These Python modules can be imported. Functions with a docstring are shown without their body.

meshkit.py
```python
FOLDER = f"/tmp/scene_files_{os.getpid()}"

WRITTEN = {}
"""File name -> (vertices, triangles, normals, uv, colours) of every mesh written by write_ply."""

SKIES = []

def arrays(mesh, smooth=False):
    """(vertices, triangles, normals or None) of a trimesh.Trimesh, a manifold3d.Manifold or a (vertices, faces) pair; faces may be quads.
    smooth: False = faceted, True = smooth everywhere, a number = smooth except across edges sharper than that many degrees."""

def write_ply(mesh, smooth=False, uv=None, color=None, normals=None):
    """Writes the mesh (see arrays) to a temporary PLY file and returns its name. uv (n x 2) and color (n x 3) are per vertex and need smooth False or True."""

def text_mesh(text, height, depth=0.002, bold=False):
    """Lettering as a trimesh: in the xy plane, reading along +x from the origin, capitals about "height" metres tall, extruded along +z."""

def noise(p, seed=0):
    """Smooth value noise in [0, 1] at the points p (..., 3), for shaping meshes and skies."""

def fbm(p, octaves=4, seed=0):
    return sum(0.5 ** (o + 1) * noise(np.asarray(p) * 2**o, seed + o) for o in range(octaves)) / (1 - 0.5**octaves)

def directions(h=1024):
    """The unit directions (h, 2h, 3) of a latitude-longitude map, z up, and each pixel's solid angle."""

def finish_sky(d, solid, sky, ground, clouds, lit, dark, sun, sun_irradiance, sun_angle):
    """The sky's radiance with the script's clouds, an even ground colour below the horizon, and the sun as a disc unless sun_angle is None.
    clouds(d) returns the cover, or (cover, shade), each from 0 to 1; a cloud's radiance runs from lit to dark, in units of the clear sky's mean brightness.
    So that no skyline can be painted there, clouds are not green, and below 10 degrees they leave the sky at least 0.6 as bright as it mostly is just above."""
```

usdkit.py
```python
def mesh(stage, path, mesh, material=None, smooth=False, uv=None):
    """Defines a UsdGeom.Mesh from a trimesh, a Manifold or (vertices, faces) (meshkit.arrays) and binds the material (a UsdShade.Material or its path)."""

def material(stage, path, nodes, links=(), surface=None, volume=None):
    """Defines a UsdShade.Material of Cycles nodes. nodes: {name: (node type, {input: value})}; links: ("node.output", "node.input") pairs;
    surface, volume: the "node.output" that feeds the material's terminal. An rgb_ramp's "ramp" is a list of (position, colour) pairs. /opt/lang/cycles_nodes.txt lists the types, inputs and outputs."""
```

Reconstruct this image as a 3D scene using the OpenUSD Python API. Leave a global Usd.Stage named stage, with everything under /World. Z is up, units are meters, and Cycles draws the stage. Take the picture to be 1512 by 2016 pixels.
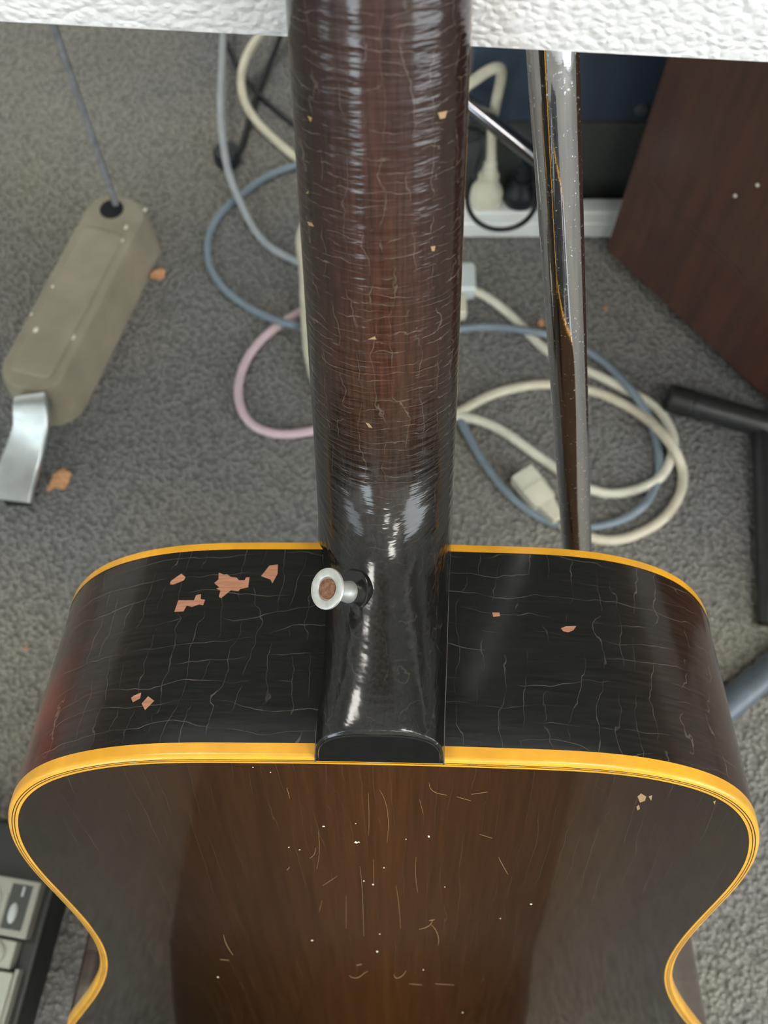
import math
import numpy as np
import trimesh
import manifold3d as m3
from shapely.geometry import Polygon, Point
import usdkit
import meshkit
from pxr import Usd, UsdGeom, UsdShade, UsdLux, Gf, Sdf, Vt

stage = Usd.Stage.CreateInMemory()
UsdGeom.SetStageUpAxis(stage, 'Z')
UsdGeom.SetStageMetersPerUnit(stage, 1.0)
world = UsdGeom.Xform.Define(stage, '/World')
UsdGeom.Scope.Define(stage, '/World/Looks')
rng = np.random.default_rng(7)

# ------------------------------------------------------------------ camera
FPX, H = 1900.0, 0.8548
PITCH = math.atan2(1900.0, 862.0)            # below the horizon
sP, cP = math.sin(PITCH), math.cos(PITCH)
CAM = np.array([0, 0, H])
cam = UsdGeom.Camera.Define(stage, '/World/camera')
cam.CreateProjectionAttr('perspective')
cam.CreateHorizontalApertureAttr(36.0)
cam.CreateVerticalApertureAttr(48.0)
cam.CreateFocalLengthAttr(36.0 * FPX / 1512.0)
cam.CreateFStopAttr(19.0)
cam.CreateFocusDistanceAttr(0.345)
cam.CreateExposureAttr(0.0)
cam.CreateClippingRangeAttr(Gf.Vec2f(0.02, 50))
mat = Gf.Matrix4d(1, 0, 0, 0, 0, sP, cP, 0, 0, -cP, sP, 0, 0, 0, H, 1)
cam.AddTransformOp().Set(mat)


def ray(px, py):
    a, b = (px - 756) / FPX, (py - 1008) / FPX
    return np.array([a, cP - b * sP, -sP - b * cP])


def at_z(px, py, z=0.0):
    r = ray(px, py)
    return CAM + r * ((z - H) / r[2])


def at_depth(px, py, d):
    return CAM + ray(px, py) * d


# ------------------------------------------------------------------ light
EXPOSURE = 1.0
WINDOW_L, WINDOW_R, PANEL = 4.0, 3.2, 10.5
cam.GetExposureAttr().Set(EXPOSURE)

# ------------------------------------------------------------------ helpers
_used = {}


def numbered(parent, name):
    k = (parent, name)
    n = _used.get(k, 0)
    _used[k] = n + 1
    return name if n == 0 else f'{name}_{n:03d}'


def tag(prim, label=None, cat=None, group=None, kind=None):
    for key, v in (('label', label), ('category', cat), ('group', group), ('kind', kind)):
        if v:
            prim.SetCustomDataByKey(key, v)
    return prim


def thing(name, label, cat, group=None, matrix=None, loc=None):
    path = '/World/' + numbered('/World', name)
    x = UsdGeom.Xform.Define(stage, path)
    if matrix is not None:
        x.AddTransformOp().Set(matrix)
    if loc is not None:
        x.AddTranslateOp().Set(Gf.Vec3d(*map(float, loc)))
    tag(x.GetPrim(), label, cat, group)
    return path


def part(parent, name, mesh, mat_, smooth=35, label=None, kind=None):
    path = parent + '/' + numbered(parent, name)
    m = usdkit.mesh(stage, path, mesh, LOOK[mat_] if isinstance(mat_, str) else mat_, smooth=smooth)
    tag(m.GetPrim(), label=label, kind=kind)
    return path


def single(name, mesh, mat_, label, cat, group=None, smooth=35):
    path = part('/World', name, mesh, mat_, smooth)
    tag(stage.GetPrimAtPath(path), label, cat, group)
    return path


def struct(name, mesh, mat_, smooth=False, parent='/World'):
    path = part(parent, name, mesh, mat_, smooth)
    if parent == '/World':
        tag(stage.GetPrimAtPath(path), kind='structure')
    return path


def shifted(mesh, loc):
    m = mesh.copy()
    m.apply_translation(-np.asarray(loc, float))
    return m


def cat_mesh(*ms):
    return trimesh.util.concatenate([m for m in ms])


def spline(pts, n):
    """Catmull-Rom through the points, n samples, centripetal-ish by chord."""
    from scipy.interpolate import CubicSpline, PchipInterpolator
    p = np.asarray(pts, float)
    s = np.r_[0, np.cumsum(np.linalg.norm(np.diff(p, axis=0), axis=1) ** 0.7)]
    return CubicSpline(s, p)(np.linspace(0, s[-1], n))


def sweep(path, radius, sides=12, caps=True, section=None):
    p = np.asarray(path, float)
    n = len(p)
    r = np.broadcast_to(radius, (n,))
    t = np.gradient(p, axis=0)
    t /= np.linalg.norm(t, axis=1, keepdims=True)
    a = np.array([0, 0, 1.0]) if abs(t[0, 2]) < 0.9 else np.array([1.0, 0, 0])
    nn = []
    for i in range(n):
        a = a - t[i] * (a @ t[i])
        a /= np.linalg.norm(a)
        nn.append(a.copy())
    nn = np.array(nn)
    bb = np.cross(t, nn)
    ang = np.arange(sides) * 2 * np.pi / sides
    v = p[:, None] + r[:, None, None] * (np.cos(ang)[None, :, None] * nn[:, None] + np.sin(ang)[None, :, None] * bb[:, None])
    i, j = np.meshgrid(np.arange(n - 1), np.arange(sides), indexing='ij')
    j2 = (j + 1) % sides
    q = np.stack([i * sides + j, i * sides + j2, (i + 1) * sides + j2, (i + 1) * sides + j], -1).reshape(-1, 4)
    f = np.vstack([q[:, [0, 1, 2]], q[:, [0, 2, 3]]])
    v = v.reshape(-1, 3)
    if caps:
        c0, c1 = len(v), len(v) + 1
        v = np.vstack([v, p[0], p[-1]])
        k = np.arange(sides)
        f = np.vstack([f, np.stack([(k + 1) % sides, k, np.full(sides, c0)], 1),
                       np.stack([(n - 1) * sides + k, (n - 1) * sides + (k + 1) % sides, np.full(sides, c1)], 1)])
    return trimesh.Trimesh(v, f, process=False)


def rings_mesh(rings, close_start=True, close_end=True, closed=True):
    """rings: (n, k, 3) array; lofts consecutive rings."""
    R = np.asarray(rings, float)
    n, k = R.shape[:2]
    v = R.reshape(-1, 3)
    kk = k if closed else k - 1
    i, j = np.meshgrid(np.arange(n - 1), np.arange(kk), indexing='ij')
    j2 = (j + 1) % k
    q = np.stack([i * k + j, i * k + j2, (i + 1) * k + j2, (i + 1) * k + j], -1).reshape(-1, 4)
    f = [q[:, [0, 1, 2]], q[:, [0, 2, 3]]]
    if closed and close_start:
        c = len(v)
        v = np.vstack([v, R[0].mean(0)])
        a = np.arange(k)
        f.append(np.stack([(a + 1) % k, a, np.full(k, c)], 1))
    if closed and close_end:
        c = len(v)
        v = np.vstack([v, R[-1].mean(0)])
        a = np.arange(k)
        f.append(np.stack([(n - 1) * k + a, (n - 1) * k + (a + 1) % k, np.full(k, c)], 1))
    return trimesh.Trimesh(v, np.vstack(f), process=False)


def rbox(size, r=0.004, seg=3):
    """Rounded box centred at the origin."""
    sx, sy, sz = [s / 2 - r for s in size]
    s = m3.Manifold.sphere(r, 8 * seg // 2)
    pts = [s.translate((x, y, z)) for x in (-sx, sx) for y in (-sy, sy) for z in (-sz, sz)]
    mm = m3.Manifold.batch_hull(pts).to_mesh()
    return trimesh.Trimesh(mm.vert_properties[:, :3], mm.tri_verts, process=False)


def from_manifold(M):
    mm = M.to_mesh()
    return trimesh.Trimesh(mm.vert_properties[:, :3], mm.tri_verts, process=False)


def frame(x, y, z, o):
    T = np.eye(4)
    T[:3, 0], T[:3, 1], T[:3, 2], T[:3, 3] = x, y, z, o
    return T


def lathe(profile, sides=32):
    """profile: (r, z) pairs, revolved about z."""
    return trimesh.creation.revolve(np.asarray(profile, float), sections=sides)


def align(mesh, origin, direction, up=(0, 0, 1)):
    """Turns the mesh's +z into the direction and puts it at the origin point."""
    z = np.asarray(direction, float)
    z /= np.linalg.norm(z)
    x = np.cross(up, z)
    if np.linalg.norm(x) < 1e-6:
        x = np.array([1.0, 0, 0])
    x /= np.linalg.norm(x)
    m = mesh.copy()
    m.apply_transform(frame(x, np.cross(z, x), z, np.asarray(origin, float)))
    return m


# ------------------------------------------------------------------ looks
LOOK = {}


def look(name, nodes, links, surface='p.BSDF'):
    LOOK[name] = usdkit.material(stage, '/World/Looks/' + name, nodes, links, surface=surface)


def plain(name, color, rough=0.5, metal=0.0, noise=0.0, scale=40, bump=0.0, bscale=200, spec=0.5, **kw):
    n = {'p': ('principled_bsdf', {'base_color': color, 'roughness': rough, 'metallic': metal, 'specular_ior_level': spec, **kw}),
         'tc': ('texture_coordinate', {})}
    l = []
    if noise:
        n['n'] = ('noise_texture', {'scale': scale, 'detail': 4})
        c = np.array(color)
        n['r'] = ('rgb_ramp', {'ramp': [(0.3, tuple(np.clip(c * (1 - noise), 0, 1))), (0.7, tuple(np.clip(c * (1 + noise), 0, 1)))]})
        l += [('tc.object', 'n.vector'), ('n.fac', 'r.fac'), ('r.color', 'p.base_color')]
    if bump:
        n['nb'] = ('noise_texture', {'scale': bscale, 'detail': 3})
        n['b'] = ('bump', {'strength': 1.0, 'distance': bump})
        l += [('tc.object', 'nb.vector'), ('nb.fac', 'b.height'), ('b.normal', 'p.normal')]
    look(name, n, l)


def lacquer(name, ramp_axis, ramp, grain=(60, 4, 60), checks=((1, 1, 1), (1, 1, 1)), warp=((1, 9, 9, 9), (1, 9, 9, 9)), strength=(0.5, 0.3), width=(0.03, 0.03), line_color=(0.24, 0.2, 0.16), rip=0.0004, rip_scale=(1, 1, 1), rough=0.09, soft=0.4, red=None):
    """Old checked lacquer over stained wood. ramp: stain colour by an object-space coordinate; grain streaks; two families of fine check lines (cells per metre along x, y, z); ripples."""
    n = {
        'tc': ('texture_coordinate', {}), 'sep': ('separate_xyz', {}),
        'p': ('principled_bsdf', {'roughness': rough, 'specular_ior_level': 0.5}),
        'gm': ('mapping', {'scale': grain}), 'gn': ('noise_texture', {'scale': 8.0, 'detail': 6, 'roughness': 0.6}),
        'gr': ('rgb_ramp', {'ramp': [(0.3, (1 - soft,) * 3), (0.7, (1 + soft * 0.9,) * 3)]}),
        'cr': ('rgb_ramp', {'ramp': ramp}), 'mul': ('mix', {'mix_type': 'multiply', 'fac': 1.0}),
        'fin': ('mix', {'mix_type': 'mix', 'color2': line_color}),
        'rm': ('mapping', {'scale': rip_scale}), 'rn': ('noise_texture', {'scale': 100.0, 'detail': 3}),
        'b1': ('bump', {'strength': 1.0, 'distance': rip}), 'b2': ('bump', {'strength': 0.2, 'distance': 0.0001, 'invert': True}),
        'mx': ('math', {'math_type': 'maximum'}),
    }
    l = [('tc.object', 'gm.vector'), ('gm.vector', 'gn.vector'), ('gn.fac', 'gr.fac'), ('gr.color', 'mul.color2'),
         ('mul.color', 'fin.color1'), ('mx.value', 'fin.fac'), ('fin.color', 'p.base_color'),
         ('tc.object', 'rm.vector'), ('rm.vector', 'rn.vector'), ('rn.fac', 'b1.height'), ('mx.value', 'b2.height'), ('b1.normal', 'b2.normal'), ('b2.normal', 'p.normal')]
    for q in (0, 1):            # each family: a warped coordinate, fine lines where it passes whole numbers, broken up by noise
        c = str(q)
        fx, fy, fz = checks[q]
        n['lm' + c] = ('vector_math', {'math_type': 'dot_product', 'vector2': (fx, fy, fz)})
        n['dm' + c] = ('mapping', {'scale': warp[q][1:], 'location': (0.3 + q, 0.7, 0.1)})
        n['dn' + c] = ('noise_texture', {'scale': 1.0, 'detail': 4, 'roughness': 0.55})
        n['da' + c] = ('math', {'math_type': 'multiply_add', 'value2': warp[q][0]})
        n['pp' + c] = ('math', {'math_type': 'pingpong', 'value2': 0.5})
        n['r' + c] = ('map_range', {'from_min': width[q] * 0.35, 'from_max': width[q], 'to_min': strength[q], 'to_max': 0.0, 'clamp': True})
        n['mm' + c] = ('mapping', {'scale': warp[q][1:], 'location': (4.1, 1.3 + q, 2.2)})
        n['mn' + c] = ('noise_texture', {'scale': 3.0, 'detail': 3})
        n['mr' + c] = ('map_range', {'from_min': 0.44, 'from_max': 0.62, 'to_min': 0.0, 'to_max': 1.0, 'clamp': True})
        n['k' + c] = ('math', {'math_type': 'multiply'})
        l += [('tc.object', f'lm{c}.vector1'), ('tc.object', f'dm{c}.vector'), (f'dm{c}.vector', f'dn{c}.vector'), (f'dn{c}.fac', f'da{c}.value1'), (f'lm{c}.value', f'da{c}.value3'),
              (f'da{c}.value', f'pp{c}.value1'), (f'pp{c}.value', f'r{c}.value'), ('tc.object', f'mm{c}.vector'), (f'mm{c}.vector', f'mn{c}.vector'), (f'mn{c}.fac', f'mr{c}.value'),
              (f'r{c}.result', f'k{c}.value1'), (f'mr{c}.result', f'k{c}.value2'), (f'k{c}.value', f'mx.value{q + 1}')]
    n['ab'] = ('math', {'math_type': 'absolute'})
    l += [('tc.object', 'sep.vector'), ('sep.x', 'ab.value1')]
    if ramp_axis == 'ax':       # distance from the centre line
        n['sc'] = ('math', {'math_type': 'multiply', 'value2': 5.0})
        l += [('ab.value', 'sc.value1'), ('sc.value', 'cr.fac'), ('cr.color', 'mul.color1')]
    else:                       # along the neck: 0 at y=-0.02, 1 at y=0.23, and darker towards its edges (sunburst stain)
        n['sc'] = ('map_range', {'from_min': -0.02, 'from_max': 0.23, 'clamp': True})
        n['xr'] = ('rgb_ramp', {'ramp': [(0.0, (1.25, 1.2, 1.15)), (0.25, (1, 1, 1)), (0.62, (0.5, 0.52, 0.56)), (1.0, (0.35, 0.4, 0.45))]})
        n['xs'] = ('math', {'math_type': 'multiply', 'value2': 34.0})
        n['wob'] = ('mix', {'mix_type': 'multiply', 'fac': 1.0})
        n['hf'] = ('map_range', {'from_min': 0.26, 'from_max': 0.42, 'to_min': 0.22, 'to_max': 1.0, 'clamp': True})
        n['hm'] = ('math', {'math_type': 'multiply'})
        l = [(('hm.value' if a == 'mx.value' else a), b) for a, b in l] + [('mx.value', 'hm.value1'), ('sc.result', 'hf.value'), ('hf.result', 'hm.value2')]
        l += [('sep.y', 'sc.value'), ('sc.result', 'cr.fac'), ('ab.value', 'xs.value1'), ('xs.value', 'xr.fac'), ('cr.color', 'wob.color1'), ('xr.color', 'wob.color2'), ('wob.color', 'mul.color1')]
    if red:                     # red stain showing in blotches towards the waist
        n['rdn'] = ('noise_texture', {'scale': 14.0, 'detail': 2})
        n['rdr'] = ('map_range', {'from_min': 0.36, 'from_max': 0.56, 'clamp': True})
        n['rdz'] = ('map_range', {'from_min': -0.060, 'from_max': -0.030, 'clamp': True})
        n['rdy'] = ('math', {'math_type': 'multiply'})
        n['rdq'] = ('map_range', {'from_min': -0.15, 'from_max': -0.09, 'clamp': True})
        n['rdw'] = ('math', {'math_type': 'multiply'})
        n['rdx'] = ('map_range', {'from_min': -0.104, 'from_max': -0.126, 'clamp': True})
        n['rdm'] = ('math', {'math_type': 'multiply'})
        n['rdf'] = ('mix', {'color2': red})
        l.remove(('mul.color', 'fin.color1'))
        l += [('tc.object', 'rdn.vector'), ('rdn.fac', 'rdr.value'), ('sep.x', 'rdx.value'), ('sep.z', 'rdz.value'), ('rdx.result', 'rdw.value1'), ('sep.y', 'rdq.value'), ('rdq.result', 'rdw.value2'), ('rdw.value', 'rdy.value1'), ('rdz.result', 'rdy.value2'), ('rdr.result', 'rdm.value1'), ('rdy.value', 'rdm.value2'),
              ('rdm.value', 'rdf.fac'), ('mul.color', 'rdf.color1'), ('rdf.color', 'fin.color1')]
    look(name, n, l)


lacquer('neck_lacquer', 'y', [(0.0, (0.009, 0.009, 0.008)), (0.22, (0.012, 0.011, 0.009)), (0.36, (0.026, 0.015, 0.010)), (0.52, (0.042, 0.015, 0.008)), (1.0, (0.028, 0.013, 0.011))],
        grain=(90, 5, 90), checks=((8, 330, 0), (165, 6, 0)), warp=((3.4, 45, 90, 45), (3.0, 60, 30, 60)), strength=(0.36, 0.27), width=(0.055, 0.03), rip=0.0005, rip_scale=(0.55, 3.4, 0.55), rough=0.15)
lacquer('side_lacquer', 'ax', [(0.0, (0.008, 0.009, 0.008)), (0.42, (0.009, 0.009, 0.008)), (0.6, (0.024, 0.013, 0.009)), (0.78, (0.045, 0.018, 0.012))],
        grain=(8, 8, 90), checks=((4, 4, 105), (125, 60, 8)), warp=((3.0, 14, 14, 24), (3.2, 40, 40, 22)), strength=(0.33, 0.27), width=(0.021, 0.024), rip=0.00008, rip_scale=(0.3, 0.3, 1.0), rough=0.15, red=(0.17, 0.018, 0.010))
lacquer('back_lacquer', 'ax', [(0.0, (0.054, 0.021, 0.006)), (0.25, (0.038, 0.015, 0.005)), (0.55, (0.016, 0.008, 0.0035)), (0.75, (0.009, 0.0055, 0.003))],
        grain=(45, 1.6, 45), checks=((180, 2, 0), (60, 14, 0)), warp=((2.5, 50, 9, 9), (3.0, 30, 12, 9)), strength=(0.09, 0.04), width=(0.03, 0.012), soft=0.22, rip=0.00003, rip_scale=(1, 0.2, 1), rough=0.07)
plain('amber_binding', (0.68, 0.325, 0.02), 0.25, noise=0.12, scale=60)
plain('purfling_black', (0.02, 0.012, 0.008), 0.3)
plain('heel_black', (0.009, 0.009, 0.008), 0.1, noise=0.2, scale=200)
plain('rosewood', (0.03, 0.015, 0.01), 0.4, noise=0.3, scale=80)
plain('spruce', (0.22, 0.11, 0.045), 0.25, noise=0.1, scale=60)
plain('nickel', (0.55, 0.55, 0.51), 0.42, metal=0.7, noise=0.12, scale=400)
plain('rust', (0.16, 0.07, 0.035), 0.8, noise=0.5, scale=600, bump=0.0004, bscale=900)
plain('steel_string', (0.6, 0.55, 0.45), 0.35, metal=1.0)
look('bare_wood', {
    'tc': ('texture_coordinate', {}), 'm': ('mapping', {'scale': (60, 60, 900)}), 'n': ('noise_texture', {'scale': 1.5, 'detail': 4}),
    'r': ('rgb_ramp', {'ramp': [(0.3, (0.27, 0.115, 0.065)), (0.7, (0.45, 0.21, 0.12))]}), 'p': ('principled_bsdf', {'roughness': 0.7})},
    [('tc.object', 'm.vector'), ('m.vector', 'n.vector'), ('n.fac', 'r.fac'), ('r.color', 'p.base_color')])
plain('scratch', (0.26, 0.17, 0.085), 0.6)
plain('ding_tan', (0.30, 0.195, 0.09), 0.7)
plain('white_fleck', (0.8, 0.75, 0.62), 0.6)
plain('worn_edge', (0.11, 0.09, 0.075), 0.5)
plain('ink_blue', (0.03, 0.05, 0.22), 0.6)
plain('chrome', (0.72, 0.72, 0.74), 0.06, metal=1.0, noise=0.06, scale=300)
look('chrome_pitted', {
    'tc': ('texture_coordinate', {}), 'n': ('noise_texture', {'scale': 700.0, 'detail': 2}), 'r': ('rgb_ramp', {'ramp': [(0.62, (0.06, 0.06, 0.06)), (0.75, (0.5, 0.5, 0.5))]}),
    'b': ('bump', {'strength': 0.06, 'distance': 0.0002}), 'p': ('principled_bsdf', {'base_color': (0.66, 0.66, 0.68), 'metallic': 1.0})},
    [('tc.object', 'n.vector'), ('n.fac', 'r.fac'), ('r.color', 'p.roughness'), ('n.fac', 'b.height'), ('b.normal', 'p.normal')])
look('white_vinyl', {
    'tc': ('texture_coordinate', {}), 'wn': ('noise_texture', {'scale': 160.0, 'detail': 2}), 'ws': ('vector_math', {'math_type': 'scale', 'scale': 0.0035}), 'wa': ('vector_math', {'math_type': 'add'}),
    'm': ('mapping', {'scale': (0.8, 1.0, 1.15), 'rotation': (0.0, 0.6, 0.0)}), 'v': ('voronoi_texture', {'feature': 'smooth_f1', 'scale': 400.0, 'smoothness': 0.5}),
    'n2': ('noise_texture', {'scale': 300.0, 'detail': 2}), 'ad': ('math', {'math_type': 'multiply_add', 'value2': 0.55}),
    'b': ('bump', {'strength': 1.0, 'distance': 0.0009, 'invert': True}), 'p': ('principled_bsdf', {'base_color': (0.67, 0.655, 0.645), 'roughness': 0.42})},
    [('tc.object', 'wn.vector'), ('wn.color', 'ws.vector1'), ('tc.object', 'wa.vector1'), ('ws.vector', 'wa.vector2'), ('wa.vector', 'm.vector'), ('m.vector', 'v.vector'),
     ('tc.object', 'n2.vector'), ('n2.fac', 'ad.value1'), ('v.distance', 'ad.value3'), ('ad.value', 'b.height'), ('b.normal', 'p.normal')])
look('carpet', {
    'tc': ('texture_coordinate', {}), 'n1': ('noise_texture', {'scale': 3.2, 'detail': 4}), 'n2': ('noise_texture', {'scale': 190.0, 'detail': 3, 'roughness': 0.6}),
    'r1': ('rgb_ramp', {'ramp': [(0.35, (0.222, 0.220, 0.216)), (0.65, (0.300, 0.278, 0.226))]}), 'v': ('voronoi_texture', {'feature': 'smooth_f1', 'scale': 240.0, 'smoothness': 0.4}),
    'ad': ('math', {'math_type': 'subtract'}), 'r2': ('map_range', {'from_min': -0.25, 'from_max': 0.45, 'to_min': 0.66, 'to_max': 1.3, 'clamp': True}),
    'mx': ('mix', {'mix_type': 'multiply', 'fac': 1.0}), 'b': ('bump', {'strength': 1.0, 'distance': 0.005}), 'p': ('principled_bsdf', {'roughness': 0.95, 'specular_ior_level': 0.1, 'sheen_weight': 0.1})},
    [('tc.object', 'n1.vector'), ('tc.object', 'n2.vector'), ('n1.fac', 'r1.fac'), ('tc.object', 'v.vector'), ('n2.fac', 'ad.value1'), ('v.distance', 'ad.value2'), ('ad.value', 'r2.value'),
     ('r1.color', 'mx.color1'), ('r2.result', 'mx.color2'), ('mx.color', 'p.base_color'), ('ad.value', 'b.height'), ('b.normal', 'p.normal')])
plain('wall_paint', (0.55, 0.55, 0.53), 0.8, noise=0.04, scale=2)
plain('ceiling_white', (0.78, 0.78, 0.76), 0.9)
plain('skirting', (0.5, 0.5, 0.48), 0.5)
plain('frame_aluminium', (0.5, 0.5, 0.5), 0.4, metal=1.0)
plain('olive_enamel', (0.30, 0.262, 0.19), 0.42, noise=0.14, scale=25, bump=0.0001, bscale=300)
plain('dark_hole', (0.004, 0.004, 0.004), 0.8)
plain('grey_steel', (0.20, 0.20, 0.205), 0.5, metal=0.3, noise=0.25, scale=120)
plain('cast_aluminium', (0.62, 0.65, 0.64), 0.33, metal=0.85, noise=0.08, scale=80)
plain('cord_cream', (0.60, 0.55, 0.42), 0.45, noise=0.12, scale=60)
plain('cord_white', (0.66, 0.63, 0.52), 0.45, noise=0.1, scale=60)
plain('cord_grey', (0.34, 0.36, 0.37), 0.45, noise=0.08, scale=60)
plain('cord_bluegrey', (0.20, 0.245, 0.28), 0.4, noise=0.08, scale=60)
plain('cord_pink', (0.62, 0.46, 0.47), 0.45, noise=0.06, scale=60)
plain('cord_black', (0.008, 0.009, 0.011), 0.4)
plain('plug_cream', (0.66, 0.63, 0.50), 0.4, noise=0.05, scale=60)
plain('plug_grey', (0.62, 0.66, 0.66), 0.4)
plain('plug_black', (0.012, 0.015, 0.02), 0.35)
plain('board_white', (0.74, 0.76, 0.72), 0.3, noise=0.04, scale=40)
plain('black_panel', (0.05, 0.07, 0.10), 0.35, noise=0.2, scale=6)
plain('black_cloth', (0.065, 0.072, 0.066), 0.9, noise=0.3, scale=400)
look('mahogany', {
    'tc': ('texture_coordinate', {}), 'm': ('mapping', {'scale': (14, 14, 1.2)}), 'n': ('noise_texture', {'scale': 6.0, 'detail': 6}),
    'r': ('rgb_ramp', {'ramp': [(0.3, (0.070, 0.037, 0.029)), (0.7, (0.104, 0.050, 0.034))]}),
    'n2': ('noise_texture', {'scale': 5.0, 'detail': 3}), 'rr': ('rgb_ramp', {'ramp': [(0.35, (0.16, 0.16, 0.16)), (0.7, (0.34, 0.34, 0.34))]}), 'p': ('principled_bsdf', {})},
    [('tc.object', 'm.vector'), ('m.vector', 'n.vector'), ('n.fac', 'r.fac'), ('r.color', 'p.base_color'), ('tc.object', 'n2.vector'), ('n2.fac', 'rr.fac'), ('rr.color', 'p.roughness')])
plain('scuff', (0.085, 0.05, 0.038), 0.5)
plain('black_tube', (0.022, 0.024, 0.024), 0.38, noise=0.15, scale=100)
plain('bluegrey_tube', (0.085, 0.105, 0.125), 0.33, noise=0.2, scale=60)
plain('module_grey', (0.25, 0.245, 0.205), 0.45, noise=0.05, scale=60)
plain('module_pale', (0.30, 0.305, 0.255), 0.45, noise=0.05, scale=60)
plain('socket_dark', (0.03, 0.032, 0.025), 0.5)
plain('screw_grey', (0.10, 0.12, 0.12), 0.5)
plain('chrome_dim', (0.30, 0.30, 0.33), 0.12, metal=1.0)
plain('button_grey', (0.36, 0.38, 0.36), 0.4)
plain('black_plastic', (0.012, 0.013, 0.011), 0.5)
plain('chip_wood', (0.62, 0.32, 0.15), 0.7, noise=0.2, scale=300)
plain('dark_cloth', (0.012, 0.012, 0.014), 0.85)


def emitter(name, color, strength):
    look(name, {'e': ('emission', {'color': color, 'strength': strength})}, [], surface='e.emission')


emitter('window_daylight', (0.80, 0.93, 1.0), WINDOW_L)
emitter('window_side', (0.82, 0.93, 1.0), WINDOW_L * 0.45)
emitter('window_cool', (0.88, 0.95, 1.0), WINDOW_R)
emitter('lamp_panel', (1.0, 0.965, 0.885), PANEL)

# ------------------------------------------------------------------ setting: a workshop room
X0, X1, Y0, Y1, ZC = -2.4, 2.4, -3.0, 1.7, 2.7


def box_between(a, b):
    a, b = np.minimum(a, b), np.maximum(a, b)
    m = trimesh.creation.box(b - a)
    m.apply_translation((a + b) / 2)
    return m


struct('floor', box_between((X0 - .1, Y0 - .1, -0.05), (X1 + .1, Y1 + .1, 0)), 'carpet')
struct('ceiling', box_between((X0 - .1, Y0 - .1, ZC), (X1 + .1, Y1 + .1, ZC + .05)), 'ceiling_white')


_nw = [0]


def window(o, u, w, z0, z1, depth_dir, pane_look):
    """A framed window in the wall: o floor corner, u along the wall, w its width."""
    _nw[0] += 1
    p = f'/World/window_{_nw[0]}'
    tag(UsdGeom.Xform.Define(stage, p).GetPrim(), kind='structure')
    o, u, d = np.array(o, float), np.array(u, float), np.array(depth_dir, float)
    t = .04

    def bx(a0, a1, b0, b1, c0, c1):
        return box_between(o + u * a0 + d * c0 + [0, 0, b0], o + u * a1 + d * c1 + [0, 0, b1])

    part(p, 'window_frame', cat_mesh(bx(0, t, z0, z1, .03, .07), bx(w - t, w, z0, z1, .03, .07), bx(t, w - t, z0, z0 + t, .03, .07), bx(t, w - t, z1 - t, z1, .03, .07)), 'frame_aluminium', False)
    part(p, 'pane', bx(t, w - t, z0 + t, z1 - t, .05, .055), pane_look, False)


def wall(name, o, u, length, d, holes):
    """A wall of the length along u with rectangular openings (start, end, bottom, top)."""
    o, u, d = np.array(o, float), np.array(u, float), np.array(d, float)
    bits, at = [], 0.0
    for a0, a1, b0, b1 in sorted(holes):
        bits += [(at, a0, 0, ZC), (a0, a1, 0, b0), (a0, a1, b1, ZC)]
        at = a1
    bits.append((at, length, 0, ZC))
    struct(name, cat_mesh(*[box_between(o + u * a0 + [0, 0, b0], o + u * a1 + d * .1 + [0, 0, b1]) for a0, a1, b0, b1 in bits if a1 > a0 and b1 > b0]), 'wall_paint')


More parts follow.
